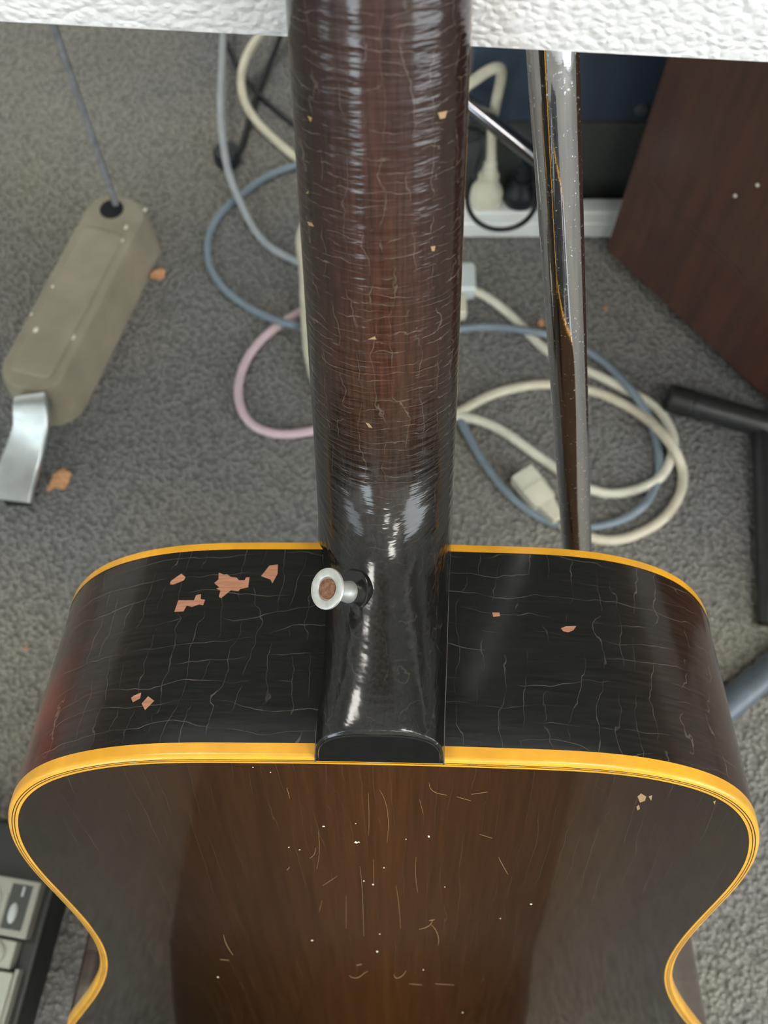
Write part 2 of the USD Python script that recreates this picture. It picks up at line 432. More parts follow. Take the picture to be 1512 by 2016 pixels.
wall('wall_front', (X0, Y1, 0), (1, 0, 0), X1 - X0, (0, 1, 0), [])
wall('wall_back', (X0, Y0, 0), (1, 0, 0), X1 - X0, (0, -1, 0), [(0.15, 1.15, 0.1, 2.2)])
wall('wall_left', (X0, Y0, 0), (0, 1, 0), Y1 - Y0, (-1, 0, 0), [(1.55, 2.35, 0.1, 2.2)])
wall('wall_right', (X1, Y0, 0), (0, 1, 0), Y1 - Y0, (1, 0, 0), [(0.1, 2.5, 0.05, 2.2)])
window((X0 + 0.15, Y0, 0), (1, 0, 0), 1.0, 0.1, 2.2, (0, -1, 0), 'window_daylight')
window((X0, Y0 + 1.55, 0), (0, 1, 0), 0.8, 0.1, 2.2, (-1, 0, 0), 'window_side')
window((X1, Y0 + 0.1, 0), (0, 1, 0), 2.4, 0.05, 2.2, (1, 0, 0), 'window_cool')
struct('baseboard_front', box_between((X0, Y1 - .012, 0), (X1, Y1, .08)), 'skirting')
struct('baseboard_left', box_between((X0, Y0 + 2.4, 0), (X0 + .012, Y1 - .012, .08)), 'skirting')
struct('baseboard_right', box_between((X1 - .012, Y0 + 2.55, 0), (X1, Y1 - .012, .08)), 'skirting')
for i, (lx, ly) in enumerate([(1.5, -1.5), (0.8, -0.3), (-0.95, 0.95), (0.3, -2.1)]):
    t = thing('ceiling_light', ['square ceiling light panel by the right-hand window', 'square ceiling light panel to the right behind the viewer', 'square ceiling light panel above the rod and olive pedal',
                                'square ceiling light panel at the back of the room'][i], 'light', loc=(lx, ly, ZC - .03))
    part(t, 'frame', cat_mesh(*[box_between(a, b) for a, b in (((-.32, -.32, 0), (-.3, .32, .03)), ((.3, -.32, 0), (.32, .32, .03)), ((-.3, -.32, 0), (.3, -.3, .03)), ((-.3, .3, 0), (.3, .32, .03)))]), 'ceiling_white', False)
    part(t, 'diffuser', box_between((-.3, -.3, .008), (.3, .3, .014)), 'lamp_panel', False)

# ------------------------------------------------------------------ guitar (own frame: x right, y to the head, z out of the back)
GR = np.array([[0.9995561785848431, -0.009131130636950228, -0.028356098218120046],
               [-0.024124993083592037, 0.3103025278905376, -0.9503316925650004],
               [0.017476571791440063, 0.9505940056817278, 0.3099445205200207]])
GC = np.array([0.009426, 0.301938, 0.161266])        # the viewer in the guitar's frame
gt = CAM - GR @ GC
gm = Gf.Matrix4d(*[float(x) for x in np.block([[GR.T, np.zeros((3, 1))], [gt[None], np.ones((1, 1))]]).ravel()])


def g2w(p):
    return GR @ np.asarray(p, float) + gt


def gray(px, py):
    return GR.T @ ray(px, py)


guitar = thing('acoustic_guitar', 'dark brown sunburst acoustic guitar with yellow binding, seen from behind, leaning on the white bench', 'guitar', matrix=gm)
DEPTH, KTAP = 0.0983, 0.0275
half = np.array([[-0.0215, -0.0018], [-0.043, -0.0023], [-0.0583, -0.0027], [-0.0747, -0.0038], [-0.0914, -0.0066], [-0.1074, -0.012], [-0.1215, -0.0203], [-0.1326, -0.0318], [-0.1406, -0.046], [-0.1457, -0.0618],
                 [-0.1484, -0.0784], [-0.1489, -0.095], [-0.1479, -0.1115], [-0.1461, -0.1281], [-0.1443, -0.1447], [-0.1428, -0.1614], [-0.1421, -0.1781], [-0.1423, -0.1947], [-0.1439, -0.2111], [-0.1469, -0.2273],
                 [-0.1512, -0.2433], [-0.1565, -0.259], [-0.1626, -0.2746], [-0.1692, -0.29], [-0.1762, -0.3052], [-0.1832, -0.3203], [-0.1901, -0.3353],
                 [-0.1985, -0.360], [-0.2020, -0.385], [-0.2010, -0.410], [-0.1945, -0.436], [-0.1810, -0.461], [-0.1590, -0.481], [-0.1290, -0.4935], [-0.0930, -0.501], [-0.0500, -0.505]])
loop = np.vstack([[[0, -0.0017]], half, [[0, -0.5065]], half[::-1] * [-1, 1]])
from scipy.interpolate import CubicSpline
lp = np.vstack([loop, loop[:1]])
ls = np.r_[0, np.cumsum(np.linalg.norm(np.diff(lp, axis=0), axis=1))]
NO = 480
OUT = CubicSpline(ls, lp, bc_type='periodic')(np.linspace(0, ls[-1], NO + 1)[:-1])     # runs from the neck down the left side
tan = np.roll(OUT, -1, 0) - np.roll(OUT, 1, 0)
tan /= np.linalg.norm(tan, axis=1)[:, None]
NOR = np.c_[tan[:, 1], -tan[:, 0]]
if (NOR[5] @ [0, 1]) < 0:
    NOR = -NOR
OUTER = OUT + NOR * 0.0015                       # the fitted line lies 1.5 mm inside the edge


def inset(d):
    return OUTER - NOR * d


def ztop(y):
    return -(DEPTH + KTAP * np.maximum(-y, 0))


def ring(d, z):
    o = inset(d)
    z = np.broadcast_to(z, (NO,)) if np.ndim(z) == 0 else z
    return np.c_[o, z]


def dome(d):
    return 0.0


# rim
BH = 0.0056
zt = ztop(OUTER[:, 1]) + 0.0042
zs = np.linspace(0, 1, 9)
side_rings = [ring(0.0002, -BH + (zt + BH) * s) for s in zs]
side_mesh = rings_mesh(side_rings, False, False)
side_mesh.invert()
part(guitar, 'side', side_mesh, 'side_lacquer', True)
# back binding, rounded at the corner
bb = [ring(0.0012, -BH), ring(0.0, -BH), ring(0.0, -0.0018), ring(0.00025, -0.0009), ring(0.0008, -0.00025), ring(0.0017, 0.0), ring(0.0017, -0.001)]
m = rings_mesh(bb, False, False)
m.invert()
m.invert()
part(guitar, 'back_binding', m, 'amber_binding', 40, label='wide yellow binding round the back')


def flat_ring(d0, d1, z):
    m_ = rings_mesh([ring(d0, z), ring(d1, z)], False, False)
    return m_


for d0, d1, lk, nm in ((0.0017, 0.0021, 'purfling_black', 'purfling_line'), (0.0021, 0.0027, 'amber_binding', 'purfling_strip'), (0.0027, 0.0031, 'purfling_black', 'purfling_line'), (0.0031, 0.0042, 'amber_binding', 'purfling_strip')):
    part(guitar, nm, flat_ring(d0, d1, 0.0), lk, True)
fb = [ring(0.0, zt), ring(0.0, ztop(OUTER[:, 1]) + 0.0006), ring(0.0006, ztop(OUTER[:, 1])), ring(0.003, ztop(OUTER[:, 1]))]
m = rings_mesh(fb, False, False)
m.invert()
part(guitar, 'front_binding', m, 'amber_binding', 40, label='narrow yellow binding round the front')


def plate(d, zedge, bulge):
    cen = np.array([0, -0.24])
    o = inset(d)
    rings_ = []
    ts = np.linspace(0, 1, 26)[:-1]
    for t_ in ts:
        xy = o * (1 - t_) + cen * t_
        z = (zedge if np.ndim(zedge) == 0 else zedge * (1 - t_) + zedge.mean() * t_) + bulge * (1 - (1 - t_) ** 2)
        rings_.append(np.c_[xy, np.broadcast_to(z, (NO,))])
    return rings_mesh(rings_, False, True)


back_mesh = plate(0.0042, 0.0, 0.0022)
if back_mesh.face_normals[:, 2].mean() < 0:
    back_mesh.invert()
part(guitar, 'back_plate', back_mesh, 'back_lacquer', True)
tp = plate(0.003, ztop(OUTER[:, 1]), -0.0005)
if tp.face_normals[:, 2].mean() > 0:
    tp.invert()
part(guitar, 'top_plate', tp, 'spruce', True)

# neck and heel as one surface: sections swing from across the neck to across the heel
NA = 0.0288


def zf(y):
    return -DEPTH - 0.0042 + NA * y


Yend = 0.352
S = []          # base (y,z), ridge (y,z), half width, roundness
for y in np.linspace(Yend, 0.075, 40):
    th = 0.0205 + (Yend - y) / (Yend - 0.075) * 0.0035
    S.append(((y, zf(y)), (y, zf(y) + th), 0.02731 - 0.01874 * y, 2.0))
z0 = zf(0)
prof = [(0.075, zf(0.075) + 0.0240), (0.066, zf(0.066) + 0.0246), (0.057, zf(0.057) + 0.0262), (0.0485, zf(0.0485) + 0.0300), (0.0415, zf(0.0415) + 0.0362), (0.0362, -0.0575), (0.0325, -0.0465), (0.0295, -0.0345), (0.0268, -0.0225), (0.0243, -0.0110), (0.0217, -0.0020), (0.0205, 0.0008), (0.0190, 0.0016)]
bases = [(0.075, zf(0.075)), (0.062, zf(0.062)), (0.048, zf(0.048)), (0.033, zf(0.033)), (0.018, zf(0.018)), (0.004, zf(0.004)), (-0.001, -0.088), (-0.001, -0.066), (-0.001, -0.044), (-0.001, -0.022), (-0.001, -0.004), (-0.001, 0.0008), (0.0012, 0.0016)]
N2 = 60
tt = np.linspace(0, 1, len(prof))
P2 = CubicSpline(tt, np.array(prof))(np.linspace(0, 1, N2))
B2 = np.array([np.interp(np.linspace(0, 1, N2), tt, np.array(bases)[:, k]) for k in (0, 1)]).T
from scipy.ndimage import gaussian_filter1d
B2s = gaussian_filter1d(B2, 1.2, axis=0, mode='nearest')
B2s[-4:] = B2[-4:]
hz = [-0.105, -0.093, -0.071, -0.040, -0.0145, 0.0016]
hl = [-0.0256, -0.0247, -0.0221, -0.0210, -0.0217, -0.0214]
hr = [0.0270, 0.0264, 0.0252, 0.0240, 0.0229, 0.0225]
secs = []
NT = 49
th = np.linspace(0, np.pi, NT)


def section(base, ridge, xl, xr, e):
    ct, st = np.cos(th), np.sin(th)
    c = np.sign(ct) * np.abs(ct) ** (2 / e)
    s = np.abs(st) ** (2 / e)
    x = np.where(c < 0, -c * xl, c * xr)
    by, bz = base
    return np.c_[x, by + (ridge[0] - by) * s, bz + (ridge[1] - bz) * s]


for b, r, w, e in S:
    secs.append(section(b, r, -w, w, e))
for i in range(1, N2):
    b, r = B2s[i], P2[i]
    u = i / (N2 - 1)
    if b[0] > 0.004:
        w = 0.02731 - 0.01874 * b[0]
        xl, xr = -w, w
    else:
        xl, xr = np.interp(b[1], hz, hl), np.interp(b[1], hz, hr)
    e = 2.0 + 1.1 * np.clip((u - 0.35) / 0.5, 0, 1)
    if i >= N2 - 5:       # rounded rim above the cap
        k = (i - (N2 - 6)) / 5
        xl, xr = xl * (1 - 0.05 * k * k), xr * (1 - 0.05 * k * k)
    secs.append(section(b, r, xl, xr, e))
neck_mesh = rings_mesh(np.array(secs), True, True, closed=True)
neck_mesh.fix_normals()
if neck_mesh.volume < 0:
    neck_mesh.invert()
part(guitar, 'neck', neck_mesh, 'neck_lacquer', 50, label='red-brown neck with crazed lacquer and black heel')
cap_ring = secs[-1].copy()
cen = cap_ring.mean(0)
cap = rings_mesh(np.array([cap_ring * [1, 1, 1] + [0, 0, 0.00005], (cap_ring - cen) * [0.985, 0.97, 1] + cen + [0, 0, 0.0005]]), True, True)
cap.fix_normals()
part(guitar, 'heel_cap', cap, 'heel_black', 30)
for xs_ in (hl, hr):
    q = np.array([[xx * 1.004, 0.0004 - 0.0004 * (zz_ > -0.01), zz_] for xx, zz_ in zip(xs_[1:], hz[1:])])
    q = spline(q, 40)
    part(guitar, 'seam', sweep(q, 0.00028, 6), 'worn_edge', True, label='thin worn edge where heel meets side')
# fretboard, nut, headstock, tuners, strings, bridge (the far side of the guitar)
fr = []
for y in (Yend, -0.10):
    w = 0.02701 - 0.01874 * y
    zz = zf(y) if y > 0 else zf(0) + NA * y
    zb = -DEPTH - 0.0007 + NA * y * 0 if y < 0 else zz
    fr.append(np.array([[-w, y, zz - 0.0002], [w, y, zz - 0.0002], [w, y, zz - 0.0058], [0, y, zz - 0.0065], [-w, y, zz - 0.0058]]))
m = rings_mesh(np.array(fr))
m.fix_normals()
part(guitar, 'fretboard', m, 'rosewood', 30)
for s_ in (-1, 1):
    ed = []
    for y in (Yend, 0.0):
        w = 0.02701 - 0.01874 * y + (-0.00004 if s_ > 0 else -0.0004)
        ed.append(np.array([[s_ * w, y, zf(y) - 0.0001], [s_ * (w + 0.0004), y, zf(y) - 0.0003], [s_ * (w + 0.0004), y, zf(y) - 0.0055], [s_ * w, y, zf(y) - 0.0056]]))
    m = rings_mesh(np.array(ed))
    m.fix_normals()
    part(guitar, 'fretboard_binding', m, 'amber_binding', False, label='thin yellow fretboard binding')
hp = Polygon([(-0.0205, 0), (0.0205, 0), (0.037, 0.035), (0.033, 0.185), (0.012, 0.192), (0, 0.186), (-0.012, 0.192), (-0.033, 0.185), (-0.037, 0.035)])
m = trimesh.creation.extrude_polygon(hp, 0.014)
ca, sa = math.cos(0.26), math.sin(0.26)
m.apply_transform(frame((1, 0, 0), (0, ca, sa), (0, -sa, ca), (0, Yend - 0.002, zf(Yend) + 0.002)))
part(guitar, 'headstock', m, 'neck_lacquer', False)
for s_ in (-1, 1):
    for k in range(3):
        o = np.array([s_ * 0.030, Yend + (0.045 + 0.052 * k) * ca, zf(Yend) + 0.012 + (0.045 + 0.052 * k) * sa])
        body = lathe([(0, -0.001), (0.007, -0.001), (0.007, 0.007), (0.005, 0.009), (0, 0.009)], 16)
        body = align(body, o, (0, -sa, ca))
        knob = align(lathe([(0, 0), (0.003, 0), (0.003, 0.008), (0.008, 0.010), (0.008, 0.02), (0.006, 0.022), (0, 0.022)], 16), o + np.array([0, 0, 0.004]), (s_, 0, 0))
        part(guitar, 'tuning_machine', cat_mesh(body, knob), 'nickel', 30)
for k in range(6):
    x = (-0.018 + 0.0072 * k)
    pth = np.array([[x, Yend - 0.01, zf(Yend) - 0.0085], [x * 1.3, -0.28, ztop(-0.28) - 0.010]])
    part(guitar, 'string', sweep(np.linspace(pth[0], pth[1], 3), 0.0004 + 0.00008 * (5 - k), 6), 'steel_string', True)
m = rbox((0.14, 0.03, 0.009), 0.002)
m.apply_translation((0, -0.285, ztop(-0.285) - 0.0045))
part(guitar, 'bridge', m, 'rosewood', 30)


def hit(mesh, px, py):
    """Where the sight line through a pixel meets a mesh of the guitar, with the surface's normal (guitar frame)."""
    o, d = GC, gray(px, py)
    v, f = mesh.vertices, mesh.faces
    a, e1, e2 = v[f[:, 0]], v[f[:, 1]] - v[f[:, 0]], v[f[:, 2]] - v[f[:, 0]]
    h = np.cross(d, e2)
    det = np.einsum('ij,ij->i', e1, h)
    det = np.where(np.abs(det) < 1e-14, 1e-14, det)
    s = o - a
    u = np.einsum('ij,ij->i', s, h) / det
    q = np.cross(s, e1)
    w = (q @ d) / det
    t = np.einsum('ij,ij->i', e2, q) / det
    ok = (u >= -1e-6) & (w >= -1e-6) & (u + w <= 1 + 1e-6) & (t > 0.01)
    if not ok.any():
        return None, None
    i = np.where(ok)[0][t[ok].argmin()]
    n = np.cross(e1[i], e2[i])
    n /= np.linalg.norm(n)
    if n @ d > 0:
        n = -n
    return o + d * t[i], n


def patch(mesh, poly, lift=0.00012):
    """A thin scrap lying on a guitar surface: outline given where it lies on that surface."""
    P = Polygon(poly)
    if not P.is_valid:
        P = P.buffer(0)
    v2, f2 = trimesh.creation.triangulate_polygon(P, engine='earcut')
    q = [hit(mesh, *p) for p in v2]
    if any(a is None for a, _ in q):
        return None
    top = np.array([a + n * lift for a, n in q])
    bot = np.array([a - n * 0.0003 for a, n in q])
    k = len(top)
    ring_ = np.asarray(P.exterior.coords)[:-1]
    idx = [int(np.linalg.norm(v2 - c, axis=1).argmin()) for c in ring_]
    f = [f2, f2[:, ::-1] + k]
    for i in range(len(idx)):
        a, b = idx[i], idx[(i + 1) % len(idx)]
        f.append(np.array([[a, b, b + k], [a, b + k, a + k]]))
    m_ = trimesh.Trimesh(np.vstack([top, bot]), np.vstack(f), process=False)
    nrm = q[0][1]
    if m_.face_normals[:len(f2)].mean(0) @ nrm < 0:
        m_.invert()
    return m_


def zz(pts, x0, y0, s):
    return [(x0 + a / s, y0 + b / s) for a, b in pts]


S1 = 1512 / 520
chips = [zz([(683, 205), (686, 188), (748, 144), (772, 165), (762, 182), (700, 207)], 100, 1080, S1),
         zz([(708, 362), (730, 297), (820, 297), (832, 268), (860, 262), (858, 290), (884, 294), (872, 325), (850, 320), (808, 334), (778, 327), (760, 360)], 100, 1080, S1),
         zz([(936, 198), (960, 178), (962, 138), (990, 150), (1010, 148), (1028, 162), (1066, 168), (1076, 182), (1110, 182), (1118, 166), (1138, 165), (1130, 222), (1086, 232), (1072, 245), (1030, 240), (975, 284), (962, 276), (972, 240), (948, 230), (965, 222)], 100, 1080, S1),
         zz([(1205, 158), (1252, 98), (1300, 92), (1298, 145), (1268, 200), (1258, 178)], 100, 1080, S1),
         zz([(460, 855), (478, 842), (518, 825), (512, 858), (470, 880)], 100, 1080, S1),
         zz([(520, 888), (558, 846), (592, 872), (540, 925)], 100, 1080, S1),
         zz([(252, 362), (286, 362), (288, 378), (258, 382)], 860, 1050, 1512 / 652),
         zz([(566, 434), (590, 425), (636, 424), (624, 442), (600, 452), (578, 448)], 860, 1050, 1512 / 652)]
for c in chips:
    m = patch(side_mesh, c)
    if m is not None:
        part(guitar, 'bare_wood_patch', m, 'bare_wood', False, label='patch of bare pink wood where lacquer flaked off')
# scratches and dings
Sb = 1512 / 712


def strip(mesh, pts, w, lk='scratch', name='scratch'):
    p = np.asarray(pts, float)
    p = spline(p, max(4, len(p) * 3)) if len(p) > 2 else np.linspace(p[0], p[1], 4)
    t = np.gradient(p, axis=0)
    t /= np.linalg.norm(t, axis=1)[:, None] + 1e-9
    n = np.c_[-t[:, 1], t[:, 0]]
    ww = w * (np.sin(np.linspace(0.25, np.pi - 0.25, len(p))) ** 0.6) / 2
    poly = np.vstack([p + n * ww[:, None], (p - n * ww[:, None])[::-1]])
    m_ = patch(mesh, poly, 0.00006)
    if m_ is not None:
        part(guitar, name, m_, lk, False)


for pts, w in [([(902, 742), (930, 735), (950, 722), (958, 704)], 2.2), ([(952, 722), (972, 745), (984, 780), (982, 808)], 1.8), ([(945, 706), (968, 702)], 3.2),
               ([(612, 935), (628, 945), (652, 942), (668, 930), (688, 918)], 2.0), ([(798, 930), (808, 946), (830, 938), (848, 915)], 2.0), ([(640, 893), (664, 888)], 2.6),
               ([(945, 128), (962, 165), (1000, 178), (1020, 182)], 1.6), ([(1060, 188), (1120, 205)], 1.2), ([(1120, 178), (1190, 168)], 1.6), ([(85, 765), (95, 800), (125, 850)], 2.2), ([(70, 868), (108, 872)], 2.0),
               ([(655, 480), (664, 560), (668, 650), (672, 770)], 1.3), ([(690, 170), (693, 260), (692, 350)], 1.2), ([(738, 160), (765, 220), (768, 380)], 1.2), ([(480, 330), (486, 410), (475, 490)], 1.1), ([(806, 560), (818, 640), (825, 740)], 1.1),
               ([(712, 450), (713, 560)], 1.1), ([(598, 600), (598, 740)], 1.0), ([(890, 440), (890, 540), (898, 590)], 1.0), ([(905, 200), (920, 260)], 1.0), ([(1235, 440), (1250, 470), (1274, 512)], 1.8), ([(1155, 345), (1210, 362)], 1.0),
               ([(860, 970), (915, 975)], 1.6), ([(970, 970), (1050, 975)], 1.3), ([(350, 150), (362, 195)], 1.6), ([(445, 445), (466, 425), (468, 400)], 1.2), ([(500, 560), (560, 520)], 0.9), ([(497, 620), (485, 670)], 0.9), ([(350, 495), (362, 482)], 2)]:
    strip(back_mesh, zz(pts, 400, 1480, Sb), w * 0.42)
for cx, cy, r in [(281, 86, 3), (503, 312, 5), (640, 379, 8), (650, 378, 5), (848, 366, 3), (942, 354, 6), (738, 762, 3), (455, 789, 4), (403, 410, 3), (358, 399, 3), (756, 485, 3), (1010, 565, 2), (1371, 637, 4), (1242, 697, 3), (728, 836, 5), (920, 912, 3), (62, 942, 4), (1085, 1090, 3), (672, 540, 4), (710, 555, 4), (638, 300, 2.5), (208, 66, 3)]:
    a = np.sort(rng.uniform(0, 2 * np.pi, 7))
    rr = r * rng.uniform(0.6, 1.1, 7)
    m = patch(back_mesh, zz(np.c_[cx + rr * np.cos(a) * 1.2, cy + rr * np.sin(a) * 0.7].tolist(), 400, 1480, Sb), 0.00008)
    if m is not None:
        part(guitar, 'fleck', m, 'white_fleck', False)
for pts in ([(1255, 1568), (1262, 1562), (1272, 1568), (1270, 1576), (1260, 1580)], [(1253, 1588), (1258, 1584), (1260, 1592), (1255, 1595)], [(1277, 1568), (1284, 1565), (1282, 1576)],
            [(1404, 1578), (1409, 1576), (1407, 1584)]):
    m = patch(back_mesh, pts, 0.00008)
    if m is not None:
        part(guitar, 'ding', m, 'ding_tan', False, label='pale ding near the right shoulder')
m = patch(back_mesh, [(486, 1503), (492, 1498), (507, 1497), (508, 1500), (495, 1506)], 0.0001)
if m is not None:
    part(guitar, 'ink_mark', m, 'ink_blue', False, label='small blue ink mark by the binding')
for pts in ([(606, 228), (614, 232), (612, 240)], [(862, 222), (880, 218), (876, 232), (866, 234)], [(605, 436), (614, 439), (618, 446), (609, 444)], [(848, 485), (857, 484), (855, 494), (850, 494)], [(724, 668), (738, 662), (741, 668)],
            [(720, 832), (727, 834), (733, 842), (726, 841)], [(607, 376), (607, 381), (603, 380)]):
    m = patch(neck_mesh, pts, 0.00008)
    if m is not None:
        part(guitar, 'ding', m, 'ding_tan', False)
# strap button on the heel
bp, bn = hit(neck_mesh, 690, 1166)
tip = GC + gray(645, 1160) / np.linalg.norm(gray(645, 1160)) * 1.0
d = gray(644, 1159)
# direction: from the heel out to where the flange stands
L = 0.0125
t0 = (bp - GC) @ d / (d @ d)
cand = [GC + d * t for t in np.linspace(t0 * 0.9, t0, 200)]
best = min(cand, key=lambda c: abs(np.linalg.norm(c - bp) - L))
ax = (best - bp) / np.linalg.norm(best - bp)
bpath = part(guitar, 'strap_button', align(lathe([(0, -0.003), (0.0042, -0.003), (0.0042, 0.0), (0.0036, 0.004), (0.0034, L - 0.004), (0.0042, L - 0.002), (0.0068, L - 0.0012), (0.0073, L - 0.0004), (0.0072, L + 0.0004), (0.0060, L + 0.0008), (0.0042, L + 0.0003), (0.0039, L - 0.0003), (0, L - 0.0003)], 40), bp, ax), 'nickel', 35, label='dull nickel strap button on the heel')
part(bpath, 'screw_head', align(lathe([(0, L - 0.0012), (0.0038, L - 0.0012), (0.0036, L + 0.0001), (0.0022, L + 0.0005), (0, L + 0.0005)], 24), bp, ax), 'rust', 40, label='rusty screw head')
part(bpath, 'washer', align(lathe([(0.003, -0.002), (0.0085, -0.002), (0.0085, 0.0004), (0.0075, 0.0009), (0.003, 0.0009)], 32), bp, ax), 'heel_black', 40, label='black felt washer')

# ------------------------------------------------------------------ white bench the neck leans on
# the strings touch the bench's upper front edge
ST = 0.045
P0, P1 = np.array((0.0, 42.0)), np.array((1512.0, 122.0))
pn = lambda drop: (lambda yy: g2w((0, yy, zf(yy) - 0.0092)))  # noqa: E731


def string_side(z):
    ys = np.linspace(0.0, 0.34, 600)
    w = np.array([g2w((0, y, zf(y) - 0.0098)) for y in ys])
    return w[np.abs(w[:, 2] - z).argmin()]


zb = 0.55
for _ in range(40):
    a, b = at_z(*P0, zb), at_z(*P1, zb)
    mid = a + (b - a) * ((0 - a[0]) / (b[0] - a[0]))
    need = string_side(zb + ST)[1] + 0.0005
    zb += (mid[1] - need) * 0.5
a, b = at_z(*P0, zb), at_z(*P1, zb)
ex = (b - a) * [1, 1, 0]
ex /= np.linalg.norm(ex)
ey = np.array([-ex[1], ex[0], 0])
om = a + (b - a) * ((0 - a[0]) / (b[0] - a[0]))          # front lower edge at X=0
BL, BR, BD = -0.68, 0.55, 0.56
bench = thing('bench', 'white pebbled vinyl bench on chrome tube legs, behind the guitar neck', 'bench', matrix=Gf.Matrix4d(*[float(x) for x in (ex[0], ex[1], 0, 0, ey[0], ey[1], 0, 0, 0, 0, 1, 0, om[0], om[1], 0, 1)]))
cx = [(0.0, 0.0), (0.0, ST * 0.75), (0.003, ST * 0.92), (0.009, ST), (BD - 0.009, ST), (BD - 0.003, ST * .92), (BD, ST * .75), (BD, 0)]
xs = np.linspace(BL, BR, 60)
rr_ = [np.array([[x, p[0], zb + p[1]] for p in cx]) for x in xs]
m = rings_mesh(np.array(rr_))
m.fix_normals()
part(bench, 'seat', m, 'white_vinyl', 30, label='white pebbled vinyl seat slab')


def to_b(p):
    d_ = np.asarray(p, float) - om
    return np.array([d_ @ ex, d_ @ ey, p[2]])


def tube_between(a_, b_, r, sides=24, n=8):
    return sweep(np.linspace(a_, b_, n), r, sides)


R_LEG = 0.0080
# front leg: from the leg's own line in the room
la = at_depth(1088, 96, 0.292)
lb = at_depth(1136, 1085, 0.533)
dirn = (lb - la) / np.linalg.norm(lb - la)
la = la - dirn * ((la[2] - zb) / dirn[2]) + 0 * dirn
foot = la + dirn * ((0.004 - la[2]) / dirn[2])
part(bench, 'leg', tube_between(to_b(la), to_b(foot), R_LEG, 40, 24), 'chrome_pitted', True, label='pitted chrome front leg')
ra_floor = at_z(1106, 484, 0.004)
ra_mid = at_depth(1090, 62, 0.78)
rd = (ra_mid - ra_floor) / np.linalg.norm(ra_mid - ra_floor)
ra_top = ra_floor + rd * ((zb - ra_floor[2]) / rd[2])
part(bench, 'leg', tube_between(to_b(ra_floor), to_b(ra_top), R_LEG, 24), 'chrome', True)
for fx in (0, 1):
    tpnt = np.array([BL + 0.12, 0.05 if fx == 0 else BD - 0.05, zb])
    bt = tpnt + np.array([-0.11, -0.07 if fx == 0 else 0.04, -zb + 0.004])
    part(bench, 'leg', tube_between(tpnt, bt, R_LEG, 24), 'chrome', True)
    if fx == 1:
        rl = (tpnt, bt)
be = at_depth(1094, 325, 0.96)
k = ((be - ra_floor) @ rd)
be = ra_floor + rd * k
b2 = at_depth(918, 200, 0.93)
bd = (b2 - be) / np.linalg.norm(b2 - be)
bend = be + bd * 0.34
part(bench, 'brace', tube_between(to_b(be), to_b(bend), 0.0078, 20), 'chrome_dim', True, label='diagonal chrome brace between the rear legs')

# ------------------------------------------------------------------ olive pedal box with rod
pa, pb_ = np.array([-0.276, 0.735, 0]), np.array([-0.349, 0.487, 0])
ux = (pa - pb_) / np.linalg.norm(pa - pb_)          # lengthways, away from the viewer
uy = np.array([-ux[1], ux[0], 0])                   # to the left
plen = np.linalg.norm(pa - pb_)
T_p = frame(ux, uy, (0, 0, 1), pb_)


def rrect(l0, l1, w, r, z, n=8):
    """rounded rectangle from x=l0..l1, width w"""
    pts = []
    for cx_, cy_, a0 in ((l1 - r, w / 2 - r, 0), (l0 + r, w / 2 - r, 90), (l0 + r, -w / 2 + r, 180), (l1 - r, -w / 2 + r, 270)):
        for a_ in np.linspace(a0, a0 + 90, n):
            pts.append((cx_ + r * math.cos(math.radians(a_)), cy_ + r * math.sin(math.radians(a_)), z))
    return np.array(pts)


PH = 0.060
pedal = thing('foot_pedal', 'old olive enamelled metal foot pedal box with a hole at its far end', 'pedal', matrix=Gf.Matrix4d(*[float(x) for x in T_p.T.ravel()]))
body = [rrect(0.0, plen, 0.074, 0.03, 0.0), rrect(0.0, plen, 0.074, 0.03, 0.004), rrect(0.002, plen - 0.002, 0.070, 0.028, PH * 0.6), rrect(0.004, plen - 0.004, 0.066, 0.026, PH - 0.006), rrect(0.006, plen - 0.006, 0.062, 0.024, PH - 0.002), rrect(0.010, plen - 0.010, 0.054, 0.021, PH)]
m = rings_mesh(np.array(body))
m.fix_normals()
part(pedal, 'body', m, 'olive_enamel', 30)
pan = [rrect(0.020, plen - 0.055, 0.046, 0.008, PH - 0.001), rrect(0.020, plen - 0.055, 0.046, 0.008, PH + 0.0015), rrect(0.0215, plen - 0.0565, 0.043, 0.007, PH + 0.0025)]
m = rings_mesh(np.array(pan))
m.fix_normals()
part(pedal, 'top_plate', m, 'olive_enamel', 30)
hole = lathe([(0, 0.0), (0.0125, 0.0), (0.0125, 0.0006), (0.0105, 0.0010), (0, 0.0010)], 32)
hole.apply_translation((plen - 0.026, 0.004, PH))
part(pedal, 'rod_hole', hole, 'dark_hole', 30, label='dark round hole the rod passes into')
for px_, py_, sz in [(298, 409, 6), (247, 445, 4.5), (239, 471, 5), (287, 424, 4), (71, 650, 6), (143, 662, 5), (104, 565, 3), (61, 616, 3)]:
    w_ = at_z(px_, py_, PH + 0.002)
    l_ = np.linalg.inv(T_p) @ np.r_[w_, 1]
    mm = trimesh.creation.icosphere(2, 1.0)
    mm.apply_scale((sz / 1900 * rng.uniform(0.8, 1.2), sz / 1900 * 0.7, 0.0008))
    mm.apply_translation((l_[0], np.clip(l_[1], -0.028, 0.03), PH + (0.0027 if abs(l_[1]) < 0.022 and l_[0] < plen - 0.057 and l_[0] > .02 else 0.0002) - (0.004 if abs(l_[1]) > 0.028 else 0)))
    part(pedal, 'paint_fleck', mm, 'white_fleck', True)
rb = at_z(228, 402, PH + 0.0005)
rt_ = at_depth(103, 44, 0.0 + 0.86)
rod_dir = rt_ - rb
rod_top = rb + rod_dir / rod_dir[2] * 0.62
single('rod', shifted(sweep(np.linspace(rb, rod_top, 10), 0.0036, 14), (0, 0, 0)), 'grey_steel', 'thin grey metal rod standing in the hole of the olive pedal', 'rod')
